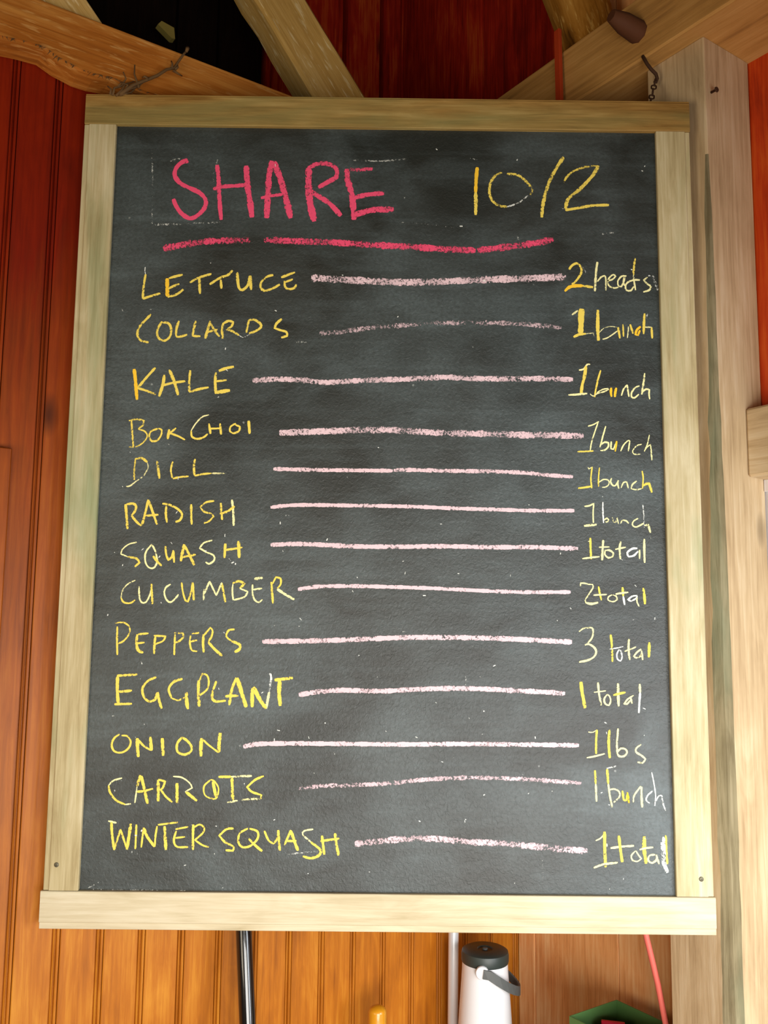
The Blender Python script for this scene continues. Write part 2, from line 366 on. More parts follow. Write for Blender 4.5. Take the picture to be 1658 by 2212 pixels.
# left plate: live-edge slab on top of the beaded wall
TF = .305
low = [(-260, 10), (-160, 38), (-60, 66), (0, 80), (50, 91), (95, 104), (128, 128), (172, 152), (205, 163), (240, 170), (300, 196), (380, 222), (470, 262), (600, 330)]
poly = [ht(x, y, TF) for x, y in low]; zt = 2.768
poly += [B(.66, TF, 2.70), B(.66, TF, zt), B(-.95, TF, zt), B(-.95, TF, 2.69)]
me = prism('live_edge_beam', poly, V * TF, V * (TW + .0))
bm = bmesh.new(); bm.from_mesh(me); bmesh.ops.triangulate(bm, faces=[f for f in bm.faces if len(f.verts) > 4])
bmesh.ops.bevel(bm, geom=[e for e in bm.edges if len(e.link_faces) == 2 and e.calc_face_angle(0) > .6], offset=.004, segments=2, affect='EDGES'); bm.to_mesh(me); bm.free()
mwA = frame_mat(B(0, TW, 2.72), U, V)
me.transform(mwA.inverted()); pl = tag(link('wall_plate', me, M['rough'], None, mwA), 'rough brown live-edge beam over the red boards, top left of the chalkboard', 'beam')
# ragged bark fibres hanging off it
bmf = bmesh.new(); r = random.Random(5)
def fibre_mesh(pts_, name):
    vs, fs = [], []
    for p, d, w in pts_:
        i = len(vs); side = U * w; vs += [p - side, p + side, p + d + V * -.002, p + V * -.002]; fs += [(i, i + 1, i + 2), (i + 1, i + 3, i + 2), (i + 3, i, i + 2)]
    return mesh(name, vs, fs)
fb = []
for i in range(90):
    q = r.random(); j = int(q * 9); x = low[3 + j // 1 if 3 + j < len(low) - 1 else 3]; x2 = low[min(4 + j, len(low) - 1)]
    f_ = r.random(); px = x[0] + (x2[0] - x[0]) * f_; py = x[1] + (x2[1] - x[1]) * f_
    fb.append((ht(px, py - 3, TF - .001), Vector((r.uniform(-.01, .01), 0, -r.uniform(.002, .011))), r.uniform(.0006, .002)))
f_o = link('bark_fibres', fibre_mesh(fb, 'bark_fibres'), M['root'], pl); f_o['kind'] = 'stuff'

# timber lying over the left plate, running up out of the frame
e1 = ht(224, 50, .322); e2 = ht(176, -22, .322); d = (e2 - e1).normalized(); e1 = e1 + d * ((2.7695 - e1.z) / d.z); e2 = e1 + d * .95
mwR = frame_mat(e1 - U * .16, d, U); me = prism('rafter', [e1, e2, e2 - U * .33, e1 - U * .33], V * 0, V * .09); me.transform(mwR.inverted())
bm = bmesh.new(); bm.from_mesh(me); bmesh.ops.bevel(bm, geom=bm.edges[:], offset=.006, segments=2, affect='EDGES'); bm.to_mesh(me); bm.free()
tag(link('rafter', me, M['brace'], None, mwR), 'broad greenish brown timber in the top left corner of the photo', 'timber')

# light flaky brace crossing the dark loft
Yb = .42
def hy(px, py, y): return hit(px, py, (0, y, 0), (0, 1, 0))
b0, b1 = hy(712, 215, Yb), hy(585, 5, Yb - .03); dd = (b1 - b0).normalized()
xd = Vector((0, 1, 0)).cross(dd)
br = tag(beam('diagonal_brace', b0 - dd * .13, b1 + dd * .45, xd + Vector((0, .35, 0)), .128, .095, M['brace'], None, .008, 12, .0022), 'pale flaky diagonal brace above the middle of the chalkboard', 'beam')

# bark-covered log end standing behind the right plate
b0 = B(.60, .17, 2.92); q0 = hs(1262, 62, .60); q1 = hs(1240, -30, .60); dd = (q1 - q0).normalized()
me = tube_mesh('log', [Vector((0, 0, -.02)), Vector((0, 0, .05)), Vector((.004, 0, .11)), Vector((0, .004, .3)), Vector((0, 0, .62))], [.055, .066, .071, .075, .078], 14)
r = random.Random(9)
for v in me.vertices: k_ = 1 + r.uniform(-.07, .07); v.co.x *= k_; v.co.y *= k_
q0 = hs(1286, 60, .60); org = Vector((q0.x, q0.y, 2.937))
lg = tag(link('log_strut', me, M['bark'], None, frame_mat(org, dd + Vector((-.12, 0, .2)), U)), 'dark bark-covered log behind the right beam, beside the red stick', 'timber')

# girt let into the wall right of the post
gs = .622
zg1 = hs(1620, 880, gs).z; zg0 = hs(1620, 1030, gs).z; tg = hs(1601, 950, gs).dot(V)
gi = tag(beam('wall_girt', B((gs + SW) / 2, min(tg, K[1]) - .0008, (zg0 + zg1) / 2), B((gs + SW) / 2, -1.5, (zg0 + zg1) / 2), Vector((0, 0, 1)), zg1 - zg0, SW - gs, M['post'], None, .004, 10, .0012), 'pale weathered horizontal timber butting against the right side of the post', 'beam')
zl = hs(1645, 1064, SW).z
tr3 = struct(link('trim_3', boxmesh('trim_3', -.008, 0, -1.5, K[1] - .001, zl, zg0 + .0, .001), M['plank_pale'], None, BLD @ Matrix.Translation((SW, 0, 0))))

# ---------------------------------------------------------------- chalkboard
D_FACE = 0.0
def f0(px, py, y=0.0): return hit(px, py, (0, y, 0), (0, 1, 0))
cb = empty('chalkboard', Vector((0, .02, 1.04)))
tag(cb, 'large framed chalkboard headed SHARE 10/2 listing vegetables, hanging across the corner', 'chalkboard')
HW = .6; Z0, Z1 = 1.835 - .7915, 1.835 + .7915
iL, iR = -.5415, .5395
tl, trr, brr, bl = f0(249, 268), f0(1417, 283), f0(1460, 1940), f0(170, 1923)
iL = (tl.x + bl.x) / 2; iR = (trr.x + brr.x) / 2; iT = (tl.z + trr.z) / 2; iB = (bl.z + brr.z) / 2
FD = .034
def framepiece(name, w, L, rim_lo=True, rim_hi=True, rim=.0105, step=.0028):
    """cross-section in local x (width) / y (depth, front at 0), length along z"""
    pr_ = [(0, FD), (0, step + .001), (.001, step)] + ([(rim - .0012, step), (rim, .0006), (rim + .001, 0)] if rim_lo else []) 
    if not rim_lo: pr_ = [(0, FD), (0, .0012), (.0012, 0)]
    pr_ += [(w - .0012, 0), (w, .0012), (w, FD)] if not rim_hi else [(w - rim - .001, 0), (w - rim, .0006), (w - rim + .0012, step), (w - .001, step), (w, step + .001), (w, FD)]
    n = len(pr_); N = 1; vs = []
    for zz_ in (0, L): vs += [(x, y, zz_) for x, y in pr_]
    fs = [(i, (i + 1) % n, n + (i + 1) % n, n + i) for i in range(n)] + [tuple(range(n))[::-1], tuple(range(n, 2 * n))]
    return mesh(name, vs, fs)
XI = Vector((1, 0, 0)); ZI = Vector((0, 0, 1)); YI = Vector((0, 1, 0))
def orient(org, x, z):      # local x, local z given; y follows so that y = z cross x
    return frame_mat(org, z, x)
# left stile: rim on the outer (left) side; z x x = y  -> Z cross X = Y
g = .0008
link('side_rail', framepiece('left_rail', iL + HW, iT - iB - 2 * g, True, False), M['frame'], cb, orient(Vector((-HW, 0, iB + g)), XI, ZI))
# right stile, mirrored
me = framepiece('right_rail', HW - iR, iT - iB - 2 * g, True, False); 
for v in me.vertices: v.co.x = (HW - iR) - v.co.x
me.flip_normals()
link('side_rail', me, M['frame'], cb, orient(Vector((iR, 0, iB + g)), XI, ZI))
# bottom rail: local z along X, local x must be such that y = z cross x = +Y :  X cross x = Y -> x = -Z... (X x -Z = Y)
link('bottom_rail', framepiece('bottom_rail', iB - Z0 + .001, 2 * HW + .005, False, True, .012), M['frame_low'], cb, orient(Vector((-HW - .003, -.001, iB)), -ZI, XI))
link('top_rail', framepiece('top_rail', Z1 - iT, 2 * HW - .001, True, False, .004, .001), M['frame_top'], cb, orient(Vector((-HW + .001, -.0005, Z1)), -ZI, XI))
PY = .0085      # chalk surface depth behind the frame face
me = boxmesh('panel', iL - .01, iR + .01, 0, .006, iB - .01 - 1.04, iT + .01 - 1.04, 0)
panel = link('panel', me, M['slate'], cb, Matrix.Translation((0, PY, 1.04)))
# screws
for px, py, h in ((122, 1868, 1), (1514, 1899, 1), (1470, 1999, 0)):
    if not h: continue
    p = f0(px, py)
    me = lathe('screw', [(.0042, 0), (.0042, .0007), (.0034, .0013), (.0012, .0013), (.0009, .0005)], 18)
    sc = link('screw', me, M['screw'], cb, frame_mat(p, -YI, XI))

# ---------------------------------------------------------------- the chalk writing
YEL = (242, 216, 98); YW = (232, 216, 130); PAL = (246, 240, 176); PNK = (240, 84, 120); LIN = (232, 202, 208); WHT = (235, 238, 230); ORG = (255, 205, 60)
def rgb(c): return lin(c)
WY = PY - .0004
cnt = [0]
def resample(pts):
    """Catmull-Rom with sharp corners kept"""
    P = [Vector(p) for p in pts]; n = len(P)
    if n == 1: P = [P[0], P[0] + Vector((2, 2))]; n = 2
    corner = [True] * n
    for i in range(1, n - 1):
        a_, b2 = (P[i] - P[i - 1]), (P[i + 1] - P[i])
        corner[i] = a_.length > 0 and b2.length > 0 and a_.angle(b2) > math.radians(75)
    out = []
    for i in range(n - 1):
        p1, p2 = P[i], P[i + 1]
        p0 = P[i - 1] if i > 0 and not corner[i] else p1 * 2 - p2
        p3 = P[i + 2] if i + 2 < n and not corner[i + 1] else p2 * 2 - p1
        m = max(2, int((p2 - p1).length / 3.5))
        for j in range(m):
            t = j / m
            out.append(.5 * ((2 * p1) + (p2 - p0) * t + (2 * p0 - 5 * p1 + 4 * p2 - p3) * t * t + (3 * p1 - p0 - 3 * p2 + p3) * t ** 3))
    out.append(P[-1]); return out
def chalk(strokes, name='chalk_word'):
    """strokes: list of (pts in photo pixels, width px, colour, density)"""
    vs, fs, uv, cols = [], [], [], []
    for pts, w, col, den in strokes:
        r = random.Random(cnt[0]); cnt[0] += 1
        y = WY - (cnt[0] % 9) * .00003
        L = resample(pts); n = len(L); base = len(vs); c = rgb(col); dv = r.uniform(-.08, .08); ph = r.uniform(0, 9)
        for i, p in enumerate(L):
            d = (L[min(i + 1, n - 1)] - L[max(i - 1, 0)])
            d = d.normalized() if d.length else Vector((1, 0)); nn = Vector((-d.y, d.x))
            e = min(i, n - 1 - i); ww = w * .5 * (1.08 + r.uniform(-.13, .13) + .08 * math.sin(i * .5 + ph)) * (.65 if e == 0 else .92 if e == 1 else 1)
            for sgn in (-1, 0, 1):
                q = p + nn * ww * sgn; vs.append(f0(q.x, q.y, y)); uv.append((sgn, den * .95 + .12 + dv + .1 * math.sin(i * .23 + ph))); cols.append(c)
        for i in range(n - 1):
            for j in (0, 1):
                a_ = base + i * 3 + j; fs.append((a_, a_ + 1, a_ + 4, a_ + 3))
    me = bpy.data.meshes.new(name); me.from_pydata([tuple(v) for v in vs], [], fs)
    ul = me.uv_layers.new(name='UVMap'); ca = me.color_attributes.new('chalk_color', 'FLOAT_COLOR', 'POINT')
    for lp in me.loops: ul.data[lp.index].uv = uv[lp.vertex_index]
    for i, c in enumerate(cols): ca.data[i].color = c
    return link(name, me, M['chalk'], cb)
WORDS = iter('SHARE|10/2|LETTUCE|COLLARDS|KALE|BOK CHOI|DILL|RADISH|SQUASH|CUCUMBER|PEPPERS|EGGPLANT|ONION|CARROTS|WINTER|SQUASH|2 heads|1 bunch|1 bunch|1 bunch|1 bunch|1 bunch|1 total|2 total|3 total|1 total|1 lbs|1 bunch|1 total'.split('|'))
def word(crop, w, col, den, text):
    x0, y0, k_ = crop; out = []
    for part in text.split('|'):
        part = part.strip(); ww, cc, dd_ = w, col, den
        while ':' in part:
            h, part = part.split(':', 1); h = h.strip()
            if h[0] == 'w': ww = float(h[1:])
            elif h[0] == 'd': dd_ = float(h[1:])
            elif h[0] == 'c': cc = {'W': WHT, 'Y': YEL, 'P': PAL, 'O': ORG}[h[1]]
        pts = [tuple(map(float, p.split(','))) for p in part.split()]
        out.append(([(x0 + x / k_, y0 + y / k_) for x, y in pts], ww / k_, cc, dd_))
    o = chalk(out); o['label'] = ('pink' if col == PNK else 'yellow') + ' chalk writing reading ' + next(WORDS); return o
A1 = (320, 300, 2.8586); A2 = (860, 300, 2.8586); K1 = 3.5277; K2 = 6.377; K3 = 5.921
word(A1, 26, PNK, .72, "w24:d.95:240,150 235,132 200,150 170,185 165,230 200,275 260,305 320,335 355,380 345,430 300,475 255,490 205,460 170,410 155,370"
 "|w25:d.9:425,160 435,260 440,380 450,500|w34:605,165 612,280 630,400 640,485|w22:400,310 460,295 530,290 600,285"
 "|w34:765,135 745,230 740,330 730,490|w36:770,140 810,230 840,330 880,490|w18:695,365 760,352 830,342"
 "|w40:990,180 990,300 1000,400 1025,510|w26:985,185 1040,155 1110,155 1160,185 1160,235 1110,265 1050,300|w28:1000,320 1060,360 1120,400 1190,475"
 "|w34:1225,185 1230,250 1255,340 1265,420 1270,500|w22:d.5:1220,190 1300,190 1385,185|w26:1265,365 1350,345 1455,335|w34:1270,470 1380,440 1515,435")
word(A2, 16, YEL, .6, "w20:cO:d1:487,175 480,250 477,330|w20:d.6:477,330 478,400 477,470|640,208 600,225 570,270 562,330 580,380 620,412 670,420|w10:cW:d.4:670,420 740,395 800,350|w15:670,215 740,225 790,265 825,310 815,345"
 "|w20:1020,112 970,190 930,270 905,350 890,420 885,485|w13:d.4:1020,272 1040,235 1080,200 1150,175 1230,165|w20:d.65:1235,165 1200,225 1120,310 1050,370 1030,435|w15:d.75:1030,440 1120,425 1200,412 1300,408")
C = (230, 540, K1)
word(C, 17, YEL, .78, "298,185 285,260 275,370|275,372 340,350 410,330|cW:w7:d.5:295,130 292,160 298,185|w28:cO:462,215 462,280 465,355|475,215 530,200 580,188|470,295 510,275 555,258|465,358 530,340 585,300"
 "|635,248 700,212 800,182|w20:708,205 708,270 712,335|785,262 860,215 925,190 960,155|870,225 875,295|w20:995,170 1000,240 1010,290 1035,305 1075,270 1090,215 1095,195|w20:1095,195 1100,305"
 "|1270,190 1220,205 1180,245 1175,285 1200,310 1260,295 1320,262|1330,210 1380,190 1435,170|1355,235 1360,280 1385,298 1430,290 1445,262|1360,245 1420,222")
word(C, 17, YEL, .72, "340,490 300,530 255,580 235,640 255,685 320,705|425,545 395,590 385,640 405,680 445,690 485,655 490,590 465,555 430,555|552,540 535,590 530,650 550,662 615,645|680,540 665,600 655,655 715,658"
 "|w20:790,540 770,610 752,675|785,545 815,600 860,660|755,630 845,605|w20:890,555 880,610 885,675|890,560 930,540 965,550 950,585 915,605 960,620 1010,650|cW:w9:d.5:1010,650 1040,668 1075,650 1110,635|1085,535 1072,590 1065,630|1075,540 1120,530 1170,560 1175,590 1130,620 1085,635"
 "|1335,525 1295,560 1280,595 1320,610 1370,625 1375,655 1330,668")
C = (230, 770, K1)
word(C, 17, YEL, .8, "w24:cO:d1:210,95 220,180 232,330|372,85 300,165 238,240|235,240 300,260 375,290|w21:440,140 430,210 400,305|w21:478,100 515,190 545,295|430,220 510,200 600,188|638,105 630,190 630,270|630,272 700,250 778,235"
 "|w20:832,120 828,200 832,285|w20:855,110 910,90 970,78|832,190 915,180|w24:832,275 940,258")
word(C, 14, YEL, .75, "190,490 195,570 205,690|170,490 230,478 285,490 275,525 240,552|w11:240,552 290,570 310,605 285,650 230,685 170,690|390,550 340,570 325,610 345,645 385,640 415,600 420,560 395,548|w18:478,555 465,630|530,545 475,590|480,585 540,605 598,635"
 "|w10:cP:780,445 730,460 680,510 645,565|w15:645,565 650,610 690,628 740,615 770,590|w17:780,510 792,590|w17:865,510 872,595|785,550 865,548|985,510 945,535 940,570 970,585 1010,565 1015,535 980,520|w20:1082,490 1090,590")
C = (230, 980, K1)
word(C, 14, YEL, .7, "220,40 212,120 212,200|w17:215,42 270,35 310,65|w10:cP:d.5:310,65 315,110 280,170 225,210 180,245 150,250|w18:385,55 392,110 403,190|505,60 490,120 500,185|505,190 560,178 625,172|w17:675,40 665,100 670,165|670,168 740,155 800,150|d.4:cP:800,150 910,150")
word(C, 17, YEL, .75, "w20:145,385 152,470 160,575|145,388 200,380 225,400 215,440 190,470|190,472 230,520 265,550|318,350 300,430 270,545|320,355 350,440 385,540|285,475 395,465|455,400 452,460 460,525|425,380 480,390 540,420 575,460 560,505 525,520"
 "|645,385 645,460 648,540|w14:820,360 760,370 715,405 740,440 800,460 815,480 780,515 740,530|870,375 875,440 880,505|cP:955,350 965,440 968,550|860,458 920,440 975,400")
word(C, 16, YEL, .75, "w10:cP:230,675 170,690 120,730 110,765 160,785|160,785 230,800 250,830 215,862|w13:cP:345,690 300,750 295,820 320,865 360,870 385,820 370,740 345,692|w18:355,780 385,820 420,855|448,705 455,770 470,810 495,790 510,740|508,735 515,830"
 "|w20:590,690 575,770 565,820|w20:590,695 630,770 668,850|565,790 620,780 680,768|w13:cP:805,660 740,680 710,720 760,750 815,775 820,810 780,840 755,825|w20:905,685 898,795|w22:1005,665 1010,795|900,735 1035,715")
C = (230, 1220, K1)
word(C, 13, PAL, .72, "w10:d.5:220,118 165,145 125,190 110,250|cY:110,250 130,285 180,292 218,268|248,165 250,240 265,285 300,285 330,230 345,180|w17:cY:342,145 350,300|488,148 450,175 440,220 460,270 490,285 530,250 548,225|cY:572,135 580,200 600,270 620,280 640,220 655,140|cY:w18:655,135 665,270"
 "|742,185 740,270|745,220 785,125|785,125 835,235|835,235 878,135|cY:w16:878,140 905,285|962,145 958,200 965,270|w17:cY:960,140 1010,125 1050,145 1015,180|1015,180 1075,205 1050,245 970,268|w20:d.5:1125,108 1190,100|1112,150 1112,220 1130,270 1160,285 1188,265|1115,190 1185,180"
 "|w16:cY:1255,130 1260,200 1268,295|cY:1260,150 1290,95 1325,105 1325,150 1300,180|w19:1300,185 1360,225 1430,265|cW:w9:412,285")
word(C, 14, YEL, .78, "82,470 80,580 82,688|w12:65,445 130,440 175,475 170,530 130,580 90,600|w20:235,530 228,590 240,650 280,670|240,530 320,522|225,600 290,592|w17:372,545 365,610 362,680|360,540 450,545 430,580 370,605|522,530 518,600 515,688|515,520 580,520 585,550 555,580 520,595"
 "|640,540 635,600 650,650 690,660|650,525 705,518|640,585 690,575|w18:738,530 735,600 740,668|740,540 790,480 808,500 800,545 775,590|w20:775,590 820,640 880,695|975,492 930,500 912,545 950,580|w20:950,580 1015,610 1010,645 975,665")
C = (200, 1430, K1)
word(C, 18, YEL, .8, "w22:190,110 188,210 195,320|185,105 260,100 340,95|190,228 300,218|165,322 300,318|485,115 420,145 380,200 390,265 430,300 475,285 490,235|w22:495,230 505,290 525,355|685,128 620,150 580,205 600,275|w13:600,275 650,292 700,270|w24:715,230 715,290 725,360"
 "|w22:808,140 805,230 812,340|w14:810,150 835,90 870,100 885,150 870,210 815,255|942,145 920,210 910,275 940,300 1015,295|w20:1095,120 1060,210 1040,330|w28:1100,120 1130,220 1170,345|1010,262 1060,258 1110,258|w24:1215,200 1215,345|w28:1225,190 1270,280 1320,355|w20:cP:1320,355 1345,230|w16:cW:d.5:1345,230 1360,110 1345,90"
 "|w22:1385,138 1450,130 1525,122|w28:1425,140 1420,240 1430,335")
word(C, 15, YEL, .78, "205,550 165,580 145,630 165,680 220,690 270,660 290,610 265,565 220,560|w24:340,580 342,650 348,725|345,590 390,640 450,675|w22:440,570 448,675|w24:530,580 537,715|w18:680,575 645,620 645,680 690,705 740,690 755,650 720,600 680,575"
 "|w26:830,580 825,640 825,720|w14:840,590 880,630 960,690|w26:972,540 965,600 960,690")
C = (200, 1640, 2.909)
word(C, 13, YEL, .76, "w10:cP:185,118 130,135 100,165|100,165 110,210 150,260 205,285|w10:cP:d.5:205,285 240,280|w18:300,100 280,170|w9:cP:280,170 265,275|w18:305,105 325,190 345,280|270,205 320,200 380,185|w18:412,130 412,265|412,128 455,140 440,180 415,200|430,195 460,235 500,270|w18:530,150 530,275|w9:cP:505,108 560,115 610,150 625,180 580,205|w17:585,205 655,262"
 "|w10:740,130 700,170 705,225 750,248 780,240 790,180 760,135 740,130|w18:755,140 775,240|w16:790,112 870,110|cP:870,110 1000,105|w18:875,115 880,260|cP:845,272 910,260|1075,105 1020,130 970,175 1000,205 1060,225 1055,250|cP:d.5:1055,250 1000,250 930,255")
word(C, 12, YEL, .8, "cP:98,388 150,400|w15:118,395 122,470 135,570|135,570 175,440|175,440 215,565|w18:215,568 240,405|275,410 268,565|320,430 305,555|w17:320,430 345,490 390,550|390,550 395,480 405,420|410,412 470,405 535,395|w18:452,420 460,570|520,440 600,425|525,450 510,510 530,550 600,552|520,495 580,488"
 "|w15:632,410 630,480 630,570|635,430 670,410 700,430 690,465 640,510|645,510 690,540 730,552")
word(C, 13, YEL, .8, "885,435 840,440 795,480 830,520 885,550 880,575 835,572|975,435 925,465 915,520 940,552 990,545 1035,500 1035,455 985,435|w15:980,500 1020,540 1065,578|1078,450 1105,510 1135,530 1160,500 1165,450|w15:1165,445 1175,575|1245,445 1205,540|w18:1245,450 1265,510 1290,575|1215,515 1280,512"
 "|w10:cP:1385,440 1330,450 1320,475 1370,520|w15:1370,520 1430,570 1420,605 1370,622 1320,610|w15:1440,480 1455,600|w17:1522,465 1530,530 1545,605|1430,515 1550,498")
# amounts, right-hand column
C = (1180, 550, K2)
word(C, 22, PAL, .78, "w30:cY:310,205 350,150 410,120 450,140 480,200 475,260 430,330 380,390 345,405|w42:cO:d1:250,505 310,450 390,430 500,430|w34:cY:500,430 570,440 640,450|w30:700,100 685,200 675,320 665,505|w22:d.6:700,370 750,310 800,290 815,330 815,495|830,360 900,345 950,300 920,275 870,310 840,370 860,430 920,460 990,450"
 "|1100,295 1030,300 980,370 990,430 1030,440 1060,380 1080,310|1065,310 1060,400 1095,440|w28:cY:1220,50 1205,150 1195,280|1195,280 1205,370 1225,490|w24:1285,350 1200,350 1120,380 1085,430 1100,490 1160,495 1200,440|w26:1390,310 1340,350 1380,400 1440,440 1410,490 1330,515|cW:w34:d.3:1400,290 1460,300 1500,400 1530,490")
word(C, 24, YEL, .82, "w22:cP:350,830 430,770|w74:d.85:485,745 475,850 475,960 465,1080|w34:370,1135 450,1100 540,1090|w16:cP:d.5:540,1090 640,1080 655,1120|w42:705,760 705,900 705,1050 715,1185|cP:w12:d.4:720,1080 780,1020 870,990 970,1000|cP:w18:770,1165 830,1150 910,1100 975,1050|w30:985,1000 1010,1155|w20:1050,960 1060,1130|cP:w18:1110,1160 1125,1050 1125,990|w26:1150,960 1190,1090"
 "|w30:cO:1295,990 1240,1040 1225,1100 1260,1110 1285,1040|w32:1350,810 1340,950 1335,1095|w18:cP:d.6:1340,1000 1400,1000 1445,1000|w30:1445,1000 1455,1155|cW:d.4:1390,810 1370,880")
C = (1180, 770, K2)
word(C, 22, PAL, .8, "445,188 510,175 560,110 600,110|w38:cY:545,130 520,280 490,400 475,520|w26:300,530 400,525 560,510|w24:cY:745,190 710,310 675,470 660,560|w18:600,515 640,545 700,510 790,485 860,450|w16:690,500 770,455 850,440|w32:cO:890,430 885,500 895,555|w36:cO:960,430 945,500 940,560|1030,540 1060,450 1110,390|w24:1110,390 1120,470 1135,555"
 "|1280,405 1220,430 1170,500 1170,555 1210,570 1270,520|w26:1350,230 1340,320 1310,525|w24:1315,490 1370,450 1415,460 1410,520 1420,590")
word(C, 18, PAL, .8, "570,960 640,940 720,895|710,905 660,1050 620,1180 600,1300|w22:cY:425,1312 645,1302|w20:815,960 780,1080 735,1250|w22:740,1220 800,1180 850,1190 850,1240 800,1290 740,1295|w22:890,1170 885,1270 920,1280 950,1200|w24:cO:965,1165 945,1310|1020,1305 1060,1220 1120,1160 1145,1165 1125,1305|1310,1210 1240,1230 1185,1300 1200,1340 1240,1352 1290,1345"
 "|1415,1080 1390,1200 1345,1310|1345,1300 1380,1250 1430,1215 1440,1300 1450,1430")
C = (1180, 970, K2)
word(C, 20, PAL, .82, "w14:570,250 580,275 630,245|cY:628,245 610,400 622,540|w28:cY:435,540 520,530 610,515|cY:728,255 715,400 715,520|w16:720,460 780,420 850,430 860,480 820,520 765,528|895,400 880,450 910,500 950,500 990,430|985,430 980,490 995,545|1025,535 1060,460 1110,455|1105,455 1115,500 1125,540|1240,440 1180,490 1165,545 1230,560 1310,545"
 "|cY:1315,300 1330,400 1320,545|w30:cY:1325,510 1370,480 1410,475 1430,530 1450,600")
word(C, 20, PAL, .78, "520,790 590,780 650,750|650,745 640,880 645,1020|w30:515,1058 600,1050 690,1040|cW:775,730 775,850 785,1020|790,980 830,950 855,975 840,1000 810,1005|905,940 920,1000 950,1010 975,945|970,945 990,1030|1020,1025 1040,985 1085,985 1110,1000 1130,1025|1260,955 1200,990 1180,1040 1220,1075 1290,1050 1340,1020"
 "|w16:cW:d.6:1325,770 1335,870 1340,1000 1345,1080|w28:1350,1050 1400,1045 1415,1100 1430,1155")
C = (1180, 1150, K2)
word(C, 22, PAL, .82, "w28:cY:602,75 605,200 612,370|w12:570,125 600,120|490,362 600,348 730,335|w30:780,105 770,250 765,385|w18:720,205 865,200|w24:810,240 800,300 850,350 910,330 915,280 860,245 815,250|w28:1020,125 1005,230 1015,370|945,235 1010,220 1090,205|w26:cW:1250,220 1180,225 1110,280 1130,335 1200,320 1260,260|1280,240 1280,365|w28:1345,90 1345,250 1350,420")
word(C, 20, PAL, .75, "w18:465,740 470,700 520,700 580,715 635,720 640,760 590,840 530,930|w30:540,970 620,985 710,965|530,930 540,970|w24:cY:715,745 735,850 755,935|645,865 830,855|900,860 850,890 850,935 920,955 975,920 960,880 910,860|w28:cY:1045,755 1055,880|w24:cW:1055,880 1075,1000|w26:950,850 1040,835 1125,825|cW:w22:1250,870 1180,880 1120,925 1160,945 1230,910 1250,870|1245,890 1245,960 1275,1020|w34:cY:1332,765 1345,870 1355,990")
C = (1200, 1330, K2)
word(C, 22, PAL, .76, "320,220 370,180 440,165 495,168 515,220 495,310 440,375|w26:400,405 450,390 520,430 555,490 530,560 450,610 320,640|w28:cY:755,260 770,400 780,635|w14:cW:740,460 840,445 930,425|w20:cW:870,465 840,530 850,600 890,625 910,580 900,500 870,465|w28:1008,320 1000,440 1015,610|945,490 1020,465 1105,430|w24:1175,460 1110,510 1075,560 1110,580 1170,550 1185,500|w26:1180,480 1195,610|w34:cY:1288,365 1280,575")
word(C, 24, PAL, .8, "w44:cY:d.9:345,910 360,1050 380,1150 400,1275|w26:580,920 595,1080 625,1235|w16:525,1055 690,1035|w22:705,1085 665,1150 680,1215 730,1235 755,1180 740,1110 705,1085|w34:855,930 858,1080 865,1250|w28:cY:790,1095 870,1075 960,1055|w24:1070,1100 990,1150 940,1215 980,1215 1030,1160|1030,1130 1050,1210|w30:1155,940 1160,1060|w28:cW:1160,1060 1150,1200 1142,1340")
C = (1200, 1550, K3)
word(C, 22, PAL, .82, "w14:415,185 470,190 520,160|w26:cY:525,155 515,300 515,465|w20:395,515 500,495 625,462|w32:cY:685,155 675,330 690,520|w24:795,140 790,220 780,330 785,460|w24:790,440 830,395 890,405 910,450 870,495 810,495 785,460|w22:1090,345 1030,390 1025,440 1100,490 1145,530 1110,580 1045,570")
word(C, 20, PAL, .72, "w28:cY:500,675 510,850|w24:510,850 520,1075|w22:d.5:cW:650,650 700,640 770,620|w30:cY:655,660 670,850|w22:670,850 690,1000 720,1150|w22:680,925 750,915 810,950 810,1020 740,1085|w26:cY:850,935 870,1050 900,1060 920,960|w26:cO:915,955 935,1095|990,1085 1000,1000 1070,900 1090,880|w26:1095,885 1095,1000 1105,1150|cW:1235,940 1170,1000 1155,1060 1200,1095|w16:cW:1225,700 1255,850 1275,1000 1265,1130|cW:1270,1080 1320,1000 1355,1000 1370,1100 1405,1190")
C = (1200, 1740, K3)
word(C, 24, PAL, .85, "w18:510,450 570,420 615,370|w36:cY:622,335 625,550 635,790|w26:485,798 600,755 790,730|w34:cY:805,385 825,560 850,725|w26:700,545 850,525 1000,515|w18:1020,580 965,640 980,700 1040,715 1095,680 1060,640 1025,580|w42:cY:1130,395 1130,570 1155,745|w24:1070,565 1150,545 1245,535|1270,630 1200,640 1180,700 1230,735 1290,690 1285,630|1285,640 1320,750|w28:cY:1405,380 1410,550 1425,750|cW:w46:d.6:1355,470 1370,600 1375,720 1430,860|cW:w36:d.45:1375,400 1390,600 1400,780")
def line(pts, w, col, den):
    chalk([([tuple(map(float, p.split(','))) for p in s_.split()], w, col, den) for s_ in pts.split('|')], 'chalk_line')
line("352,537 400,528 440,522|440,522 480,520 540,519|570,518 640,521 720,524 800,529 880,533 960,538 1027,541|1030,541 1090,534 1150,526 1195,517", 13, PNK, .48)
